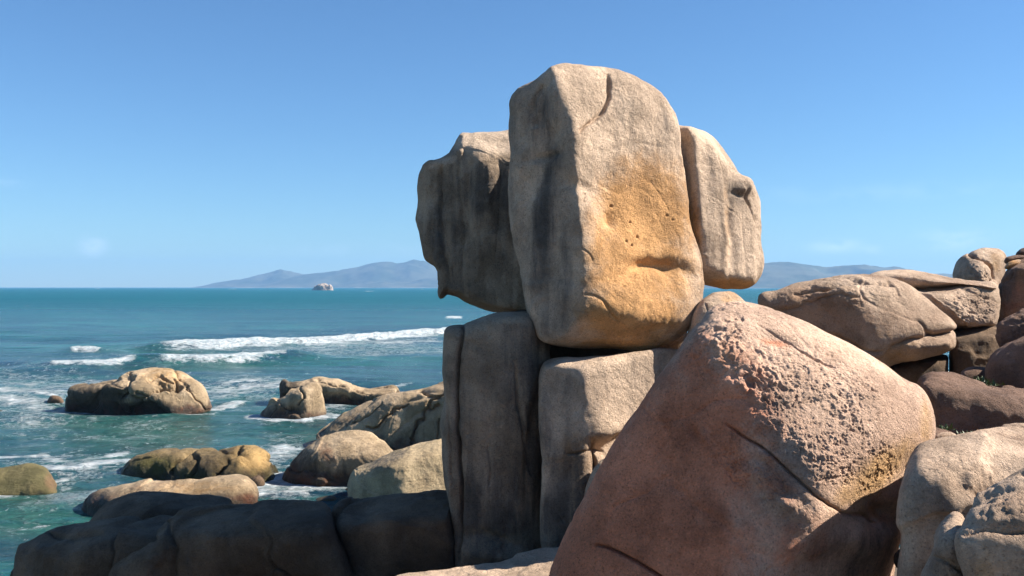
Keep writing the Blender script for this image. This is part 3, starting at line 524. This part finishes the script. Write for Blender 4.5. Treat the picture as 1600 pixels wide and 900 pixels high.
# ------------------------------------------------------------------ ground under the rocks
def grid_mesh(name, X, Y, Z, mat, attrs=None):
    r, c = X.shape; P = np.stack([X, Y, Z], -1).reshape(-1, 3); i = np.arange(r * c).reshape(r, c)
    Q = np.stack([i[:-1, :-1], i[:-1, 1:], i[1:, 1:], i[1:, :-1]], -1).reshape(-1, 4)
    return mesh_np(name, P, Q, mat, attrs)
gx, gy = np.meshgrid(np.linspace(-60, 60, 200), np.linspace(-40, 75, 200))
P = np.stack([gx, gy, gx * 0], -1).reshape(-1, 3)
land = np.minimum((gx + 6.5 + .25 * gy) / 6, (27 - gy) / 7)       # shore line: to the left and ahead
hh = -2.5 + 5.2 / (1 + np.exp(-np.clip(land * 2.2, -20, 20)))
hh += np.clip((13 - np.hypot(gx, gy)) / 8, 0, 1) * 2.2 + (fbm(P / 4, 4, 4).reshape(gx.shape)) * .35
near = np.clip((5 - np.hypot(gx, gy)) / 3, 0, 1); hh = hh * (1 - near) + 5.6 * near
t = NT('shore_rubble'); w = t.geo()
t.put(t.p.inputs['Base Color'], t.mix(t.ss(t.noise(w, 1.5, 6, .6), .4, .6), (.11, .085, .06), (.2, .15, .11))); t.p.inputs['Roughness'].default_value = .9
t.put(t.p.inputs['Normal'], t.bump(t.noise(w, 4, 8, .7), .2))
link('ground', grid_mesh('ground', gx, gy, hh, t.m), kind='structure')

# ------------------------------------------------------------------ sea
vv = np.concatenate([[449.34, 449.6, 450.0, 450.5], np.arange(451, 905, 1.0), np.arange(906, 1000, 3), [1020, 1060, 1120, 1200, 1350, 1600, 2000]])[::-1]
uu = np.concatenate([np.arange(-700, -40, 12), np.arange(-40, 1220, 3), np.arange(1220, 1660, 6), np.arange(1660, 2300, 12)])
Ug, Vg = np.meshgrid(uu, vv)
Dg = H * F / (Vg - V0); X = (Ug - U0) / F * Dg; Y = Dg.copy()
dy = Dg ** 2 / (H * F); Z = np.zeros_like(X)
FP = np.stack([X, Y, X * 0], -1).reshape(-1, 3)
rot = math.radians(-8); Xr = X * math.cos(rot) + Y * math.sin(rot); Yr = -X * math.sin(rot) + Y * math.cos(rot)
for i, (lam, amp) in enumerate([(70, .5), (34, .42), (15, .32), (7, .24), (3.3, .15), (1.6, .085), (.8, .04)]):
    fd = np.clip(2 - dy * 4 / lam, 0, 1)
    q = np.stack([Xr / (lam * 2.4), Yr / lam, X * 0 + i * 3.7], -1).reshape(-1, 3)
    s_ = vnoise(q, 200 + i).reshape(X.shape); Z += fd * amp * (1 - 2 * np.abs(s_)) * .62
foam = np.zeros_like(X); lace = np.zeros_like(X); turb = np.zeros_like(X)
uw = Ug + 5 * fbm(FP / 3.1, 3, 61).reshape(X.shape); vw = Vg + (2.2 * fbm(FP / 5., 3, 62).reshape(X.shape)) * np.clip((Vg - 448) / 160, .3, 1.6)
def line(pl, w0, s=1., crest=0., arr=None, fade=True, ywarp=1):
    a = foam if arr is None else arr
    pl = np.array(pl, float); L = pl.copy(); L[:, 1] *= 4          # narrow across the line, long along it
    dd, T = seg_dist(uw, vw * 4, L, False); dd = dd / 4
    e = np.clip(np.minimum(T, 1 - T) * 8, 0, 1) ** .6 if fade else 1
    g = np.exp(-(dd / w0) ** 2) * e
    np.maximum(a, s * g, out=a)
    if crest:
        m_ = (Ug > pl[:, 0].min() - 60) & (Ug < pl[:, 0].max() + 60)
        vl = np.interp(Ug, pl[:, 0], pl[:, 1]); d_ = (Vg - vl) * dy      # metres toward the shore of the crest line
        en = np.clip((Ug - pl[:, 0].min() + 60) / 60, 0, 1) * np.clip((pl[:, 0].max() + 60 - Ug) / 60, 0, 1)
        prof = np.where(d_ < 0, np.exp(-(d_ / 7) ** 2), np.exp(-(d_ / 2.6) ** 2))
        Z[:] += crest * en * prof * m_
line([(238,549),(280,547),(330,546),(380,543),(440,540),(500,536),(560,533),(620,527),(700,520),(800,512)], 4.4, 1.25, .8)
line([(270,541),(330,539),(400,536)], 2.0, .8)
line([(440,543),(600,539),(700,534)], 8, .78)
line([(560,527),(640,524),(700,519)], 3, .7)
line([(105,553),(120,551),(140,552),(160,555)], 3.4, 1.15, .55)
line([(70,580),(110,580),(160,579),(218,575)], 3.3, 1.2, .45)
line([(245,577),(290,574),(340,573),(400,570),(462,564)], 3.2, 1.05, .7)
line([(280,570),(340,567),(420,563)], 3.0, .62)
line([(165,562),(200,564),(250,566)], 2.6, .62)
line([(300,556),(400,553),(520,549)], 3, .5)
line([(704,499),(714,499)], 2.2, 1.3, fade=False)
for a, b, c in ((170, 470, 3), (360, 452, 4), (575, 455, 3), (150, 451, 3), (655, 452, 4), (40, 478, 3)): line([(a, b), (a + c, b)], .7, .9, fade=False)
# white water and lace round the rocks
for pl, w_, s_ in [([(-60,598),(20,600),(100,604)], 6, .62), ([(-60,630),(0,628),(60,640),(110,655)], 12, .72), ([(0,655),(50,668),(90,676)], 6, .6), ([(70,612),(120,606),(150,601)], 7, .8), ([(-40,648),(20,652),(60,660)], 5, .8),
    ([(100,650),(130,652),(160,646),(190,650)], 3.4, .95), ([(325,650),(350,645),(368,638),(372,634)], 5.5, 1.05), ([(320,612),(370,610),(440,604)], 9, .72), ([(330,625),(400,612),(440,608)], 4, .75),
    ([(404,664),(430,668),(470,670),(510,664)], 6, 1.1), ([(505,640),(530,632),(560,634)], 8, .95), ([(515,655),(540,640)], 9, .7), ([(610,612),(640,606)], 3, .8),
    ([(-60,722),(20,723),(70,722),(90,735)], 5, .85), ([(-60,790),(0,783),(40,780),(85,772),(110,765)], 7, .85), ([(85,738),(130,735),(170,728),(200,716)], 4.5, .9), ([(85,750),(140,746),(180,742),(210,744),(270,750)], 8, 1.1), ([(200,742),(240,743)], 8, 1.2),
    ([(400,775),(440,768),(490,770),(540,765)], 16, 1.0), ([(410,740),(445,720),(450,700)], 13, .78), ([(430,760),(450,790)], 14, .8), ([(20,725),(60,724)], 4, .9), ([(300,775),(400,785)],10,.5),
    ([(0,560),(60,556),(110,560)], 4, .35), ([(200,600),(330,590),(420,585)], 5, .38)]:
    line(pl, w_, s_, fade=False)
for pl, w_, s_ in [([(98,655),(160,657),(230,658),(300,660),(335,658)], 2.2, .75), ([(185,758),(240,752),(300,756)], 5, .8), ([(405,760),(440,765),(470,762)], 8, .95), ([(-60,612),(30,618),(90,626)], 5, .85), ([(-40,675),(40,664),(100,668)], 4, .7), ([(340,606),(400,602),(440,603)], 3, .7)]:
    line(pl, w_, s_, fade=False)
for (u, v, ru, rv, s_) in [(40,630,150,50,1.3),(120,745,160,26,1.1),(460,770,100,26,1.2),(560,550,260,12,1.0),(60,600,160,16,.8),(380,612,100,26,.9),(150,700,260,90,.55),(420,640,200,70,.55),(90,780,160,50,.7),(470,740,120,60,.9),(500,545,260,26,.7),(250,570,300,22,.5),(60,850,160,60,.45),(330,680,160,30,.35)]:
    np.maximum(lace, s_ * np.exp(-((Ug - u) / ru) ** 2 - ((Vg - v) / rv) ** 2), out=lace)
for (u, v, ru, rv, s_) in [(200,680,260,45,.9),(260,556,120,6,.9),(190,552,60,7,1.),(340,580,120,8,.8),(60,800,160,60,.9),(380,640,120,30,.6),(560,560,120,16,.4)]:
    np.maximum(turb, s_ * np.exp(-((Ug - u) / ru) ** 2 - ((Vg - v) / rv) ** 2), out=turb)
fz = np.clip(foam - .45, 0, 1); Z += fz * np.clip(dy, .05, .5) * .4 * (.6 + .6 * fbm(FP / .9, 3, 77).reshape(X.shape))
t = NT('sea_water'); w = t.geo(); m = t.attr('mask')
sp = t.n.new('ShaderNodeSeparateXYZ'); t.put(sp.inputs[0], w)
far = t.ss(sp.outputs[1], 60., 700.)
c = t.mix(t.ss(t.noise(t.scale(w, (.015, .05, 1)), 1., 5, .6), .38, .62), (.006, .066, .082), (.014, .125, .128))
c = t.mix(t.ss(t.noise(t.scale(w, (.10, .35, 1)), 1., 7, .7), .45, .60, 0., .85), c, (.005, .048, .092))
c = t.mix(t.math('MULTIPLY', far, .8), c, (.001, .130, .158))
c = t.mix(t.math('MULTIPLY', t.ss(t.noise(t.scale(w, (.004, .022, 1)), 1., 9, .72), .44, .60), t.math('MULTIPLY', far, .8)), c, (.001, .082, .125))
c = t.mix(t.math('MULTIPLY', m[2], .8), c, (.032, .13, .098))
fn = t.noise(t.scale(w, (1, .8, 1)), 1.35, 10, .72, .6)
fn2 = t.noise(t.scale(w, (.35, .5, 1)), 1., 8, .7, .6)
fm = t.ss(t.math('ADD', m[0], t.math('ADD', t.math('MULTIPLY', t.math('SUBTRACT', fn, .5), 1.8), t.math('MULTIPLY', t.math('SUBTRACT', fn2, .5), 1.9))), .52, .98)
wv_ = t.n.new('ShaderNodeVectorMath'); wv_.operation = 'ADD'; t.put(wv_.inputs[0], t.scale(w, (.55, .4, 1)))
wz = t.n.new('ShaderNodeVectorMath'); wz.operation = 'SCALE'; wz.inputs['Scale'].default_value = 1.9; t.put(wz.inputs[0], t.noise(w, .8, 6, .65, 0, 'Color')); t.put(wv_.inputs[1], wz.outputs[0])
ve = t.vor(wv_.outputs[0], 1.3, 'DISTANCE_TO_EDGE')
lc = t.math('MULTIPLY', t.ss(ve, .15, .0), t.ss(t.math('ADD', m[1], t.math('MULTIPLY', t.math('SUBTRACT', t.noise(w, .33, 6, .7), .5), 1.9)), .4, .85))
lc = t.math('MULTIPLY', lc, t.ss(t.noise(w, 3.2, 5, .75), .4, .62))
fl = t.math('MULTIPLY', t.ss(t.noise(t.scale(w, (1.1, .6, 1)), 1.5, 7, .78), .60, .68), t.ss(m[1], .05, .5, .12, 1.))
wash = t.math('MULTIPLY', t.ss(t.noise(t.scale(w, (.3, .45, 1)), 1., 8, .72, .4), .50, .70), t.ss(m[1], .2, .9, 0., .85))
fo = t.math('MAXIMUM', t.math('MAXIMUM', fm, t.math('MULTIPLY', lc, .95)), t.math('MAXIMUM', fl, wash))
c = t.mix(fo, c, t.mix(t.ss(t.noise(w, 2.2, 6, .7), .35, .6), (.36, .46, .50), (.62, .65, .66)))
t.put(t.p.inputs['Base Color'], c); t.p.inputs['IOR'].default_value = 1.33
t.put(t.p.inputs['Roughness'], t.math('ADD', t.math('ADD', .16, t.math('MULTIPLY', far, .3)), t.math('MULTIPLY', fo, .6)))
t.p.inputs['Specular IOR Level'].default_value = .38
hn = t.math('ADD', t.math('MULTIPLY', t.noise(t.scale(w, (.6, 1.2, 1)), 1.1, 9, .66, .3), 1.7), t.math('MULTIPLY', t.noise(t.scale(w, (.10, .30, 1)), 1., 6, .6), 7.))
hn = t.math('ADD', hn, t.math('MULTIPLY', t.math('MULTIPLY', t.noise(t.scale(w, (.015, .06, 1)), 1., 5, .6), 22.), far))
hn = t.math('ADD', hn, t.math('MULTIPLY', fo, .35))
t.put(t.p.inputs['Normal'], t.bump(hn, .62, 1.))
o = link('sea', grid_mesh('sea', X, Y, Z, t.m, {'mask': np.clip(np.stack([foam, lace, turb], -1).reshape(-1, 3), 0, 1.5)}), kind='structure')

# ------------------------------------------------------------------ distant hills
t = NT('hill_scrub'); w = t.geo()
c = t.mix(t.ss(t.noise(w, .006, 6, .65), .4, .62), (.035, .05, .025), (.085, .09, .055))
sp = t.n.new('ShaderNodeSeparateXYZ'); t.put(sp.inputs[0], w)
c = t.mix(t.math('MULTIPLY', t.ss(t.math('ADD', sp.outputs[2], t.math('MULTIPLY', t.noise(w, .004, 3, .6), 40.)), 26., 14.), .35), c, (.5, .45, .36))
t.put(t.p.inputs['Base Color'], c); t.p.inputs['Roughness'].default_value = 1
def hill(prof, D, depth, seed):
    prof = np.array(prof, float)
    us = np.linspace(prof[0, 0], prof[-1, 0], 260); q = np.linspace(-1, 1, 60)
    U, Qy = np.meshgrid(us, q); Yy = D + Qy * depth
    hp = (V0 - np.interp(us, prof[:, 0], prof[:, 1])) / F * D
    Xx = (U - U0) / F * D
    PP = np.stack([Xx / 420, Yy / 420, Xx * 0], -1).reshape(-1, 3)
    rg = 1 - np.abs(fbm(PP, 4, seed)).reshape(Xx.shape) * .9
    Zz = (hp[None, :] + H) * np.clip(1 - np.abs(Qy) ** 1.3, 0, 1) * (.55 + .45 * np.clip(rg + (1 - np.abs(Qy)) * .6, 0, 1)) - H * .0 - 4
    Zz += fbm(PP * 6, 3, seed + 5).reshape(Xx.shape) * 5 * np.clip(1 - np.abs(Qy), 0, 1)
    link('hills', grid_mesh('hills', Xx, Yy, Zz, t.m), kind='structure')
hill([(318,447),(345,440),(365,437),(390,433),(415,426),(438,420),(458,424),(475,428),(510,428),(560,430),(640,436),(700,442)], 8200, 500, 3)
hill([(400,447),(430,441),(460,431),(490,426),(515,423),(545,419),(565,415),(588,409),(606,408),(622,411),(645,405),(662,407),(690,415),(740,420),(800,416),(860,425),(930,436),(990,447)], 7600, 600, 4)
hill([(560,447),(585,441),(620,440),(660,436),(700,431),(760,434),(820,447)], 6800, 350, 5)
hill([(1020,447),(1060,434),(1110,420),(1160,412),(1200,410),(1232,407),(1258,411),(1290,417),(1320,414),(1345,412),(1375,415),(1405,417),(1440,424),(1500,430),(1560,437),(1620,447)], 5600, 600, 6)

# ------------------------------------------------------------------ little plants in the hollows
t = NT('leaf_green'); t.p.inputs['Base Color'].default_value = (.05, .08, .018, 1); t.p.inputs['Roughness'].default_value = .55
def plant(u, v, D, r, n, seed, label):
    R = random.Random(seed); P = []; Q = []; c = at(u, v, D)
    for i in range(n):
        a = R.uniform(0, 6.28); el = R.uniform(.2, 1.3); L = r * R.uniform(.5, 1.1); b = np.array([R.gauss(0, r * .5), R.gauss(0, r * .4), 0])
        d = np.array([math.cos(a) * math.cos(el), math.sin(a) * math.cos(el), math.sin(el)]); s_ = np.cross(d, [0, 0, 1]); s_ /= np.linalg.norm(s_)
        k = len(P); P += [b, b + d * L * .5 + s_ * L * .16, b + d * L, b + d * L * .5 - s_ * L * .16]; Q.append((k, k + 1, k + 2, k + 3))
    link('small_plant', mesh_np('small_plant', np.array(P), np.array(Q), t.m, smooth=False), c, label, 'plant', 'small green plants in the rock hollows')
plant(1535, 600, 15.6, .14, 60, 1, 'small green weed growing behind the low shaded boulder at the right')
plant(1549, 603, 15.4, .12, 40, 2, 'tiny green sprig right of the weed, at the foot of the leaning purplish boulder')
plant(1478, 672, 12.9, .10, 50, 3, 'tiny green weed in the gap beside the reddish boulder')
plant(1512, 680, 12.3, .08, 40, 4, 'tiny green tuft on the low flat slab at the right')

# ------------------------------------------------------------------ sea air
xs, ys, zs = (-9200, 9200), (-60, 9120), (-4.5, 262)
hb = [(x, y, z) for x in xs for y in ys for z in zs]
me = bpy.data.meshes.new('haze'); me.from_pydata(hb, [], [(0, 1, 3, 2), (4, 6, 7, 5), (0, 4, 5, 1), (2, 3, 7, 6), (0, 2, 6, 4), (1, 5, 7, 3)])
hm = bpy.data.materials.new('sea_air'); hm.use_nodes = True; hm.node_tree.nodes.clear()
hv = hm.node_tree.nodes.new('ShaderNodeVolumePrincipled'); ho = hm.node_tree.nodes.new('ShaderNodeOutputMaterial')
hv.inputs['Color'].default_value = (.28, .57, 1, 1); hv.inputs['Density'].default_value = .00010; hv.inputs['Anisotropy'].default_value = .1
hm.node_tree.links.new(hv.outputs[0], ho.inputs['Volume']); me.materials.append(hm)
link('haze', me, kind='stuff')
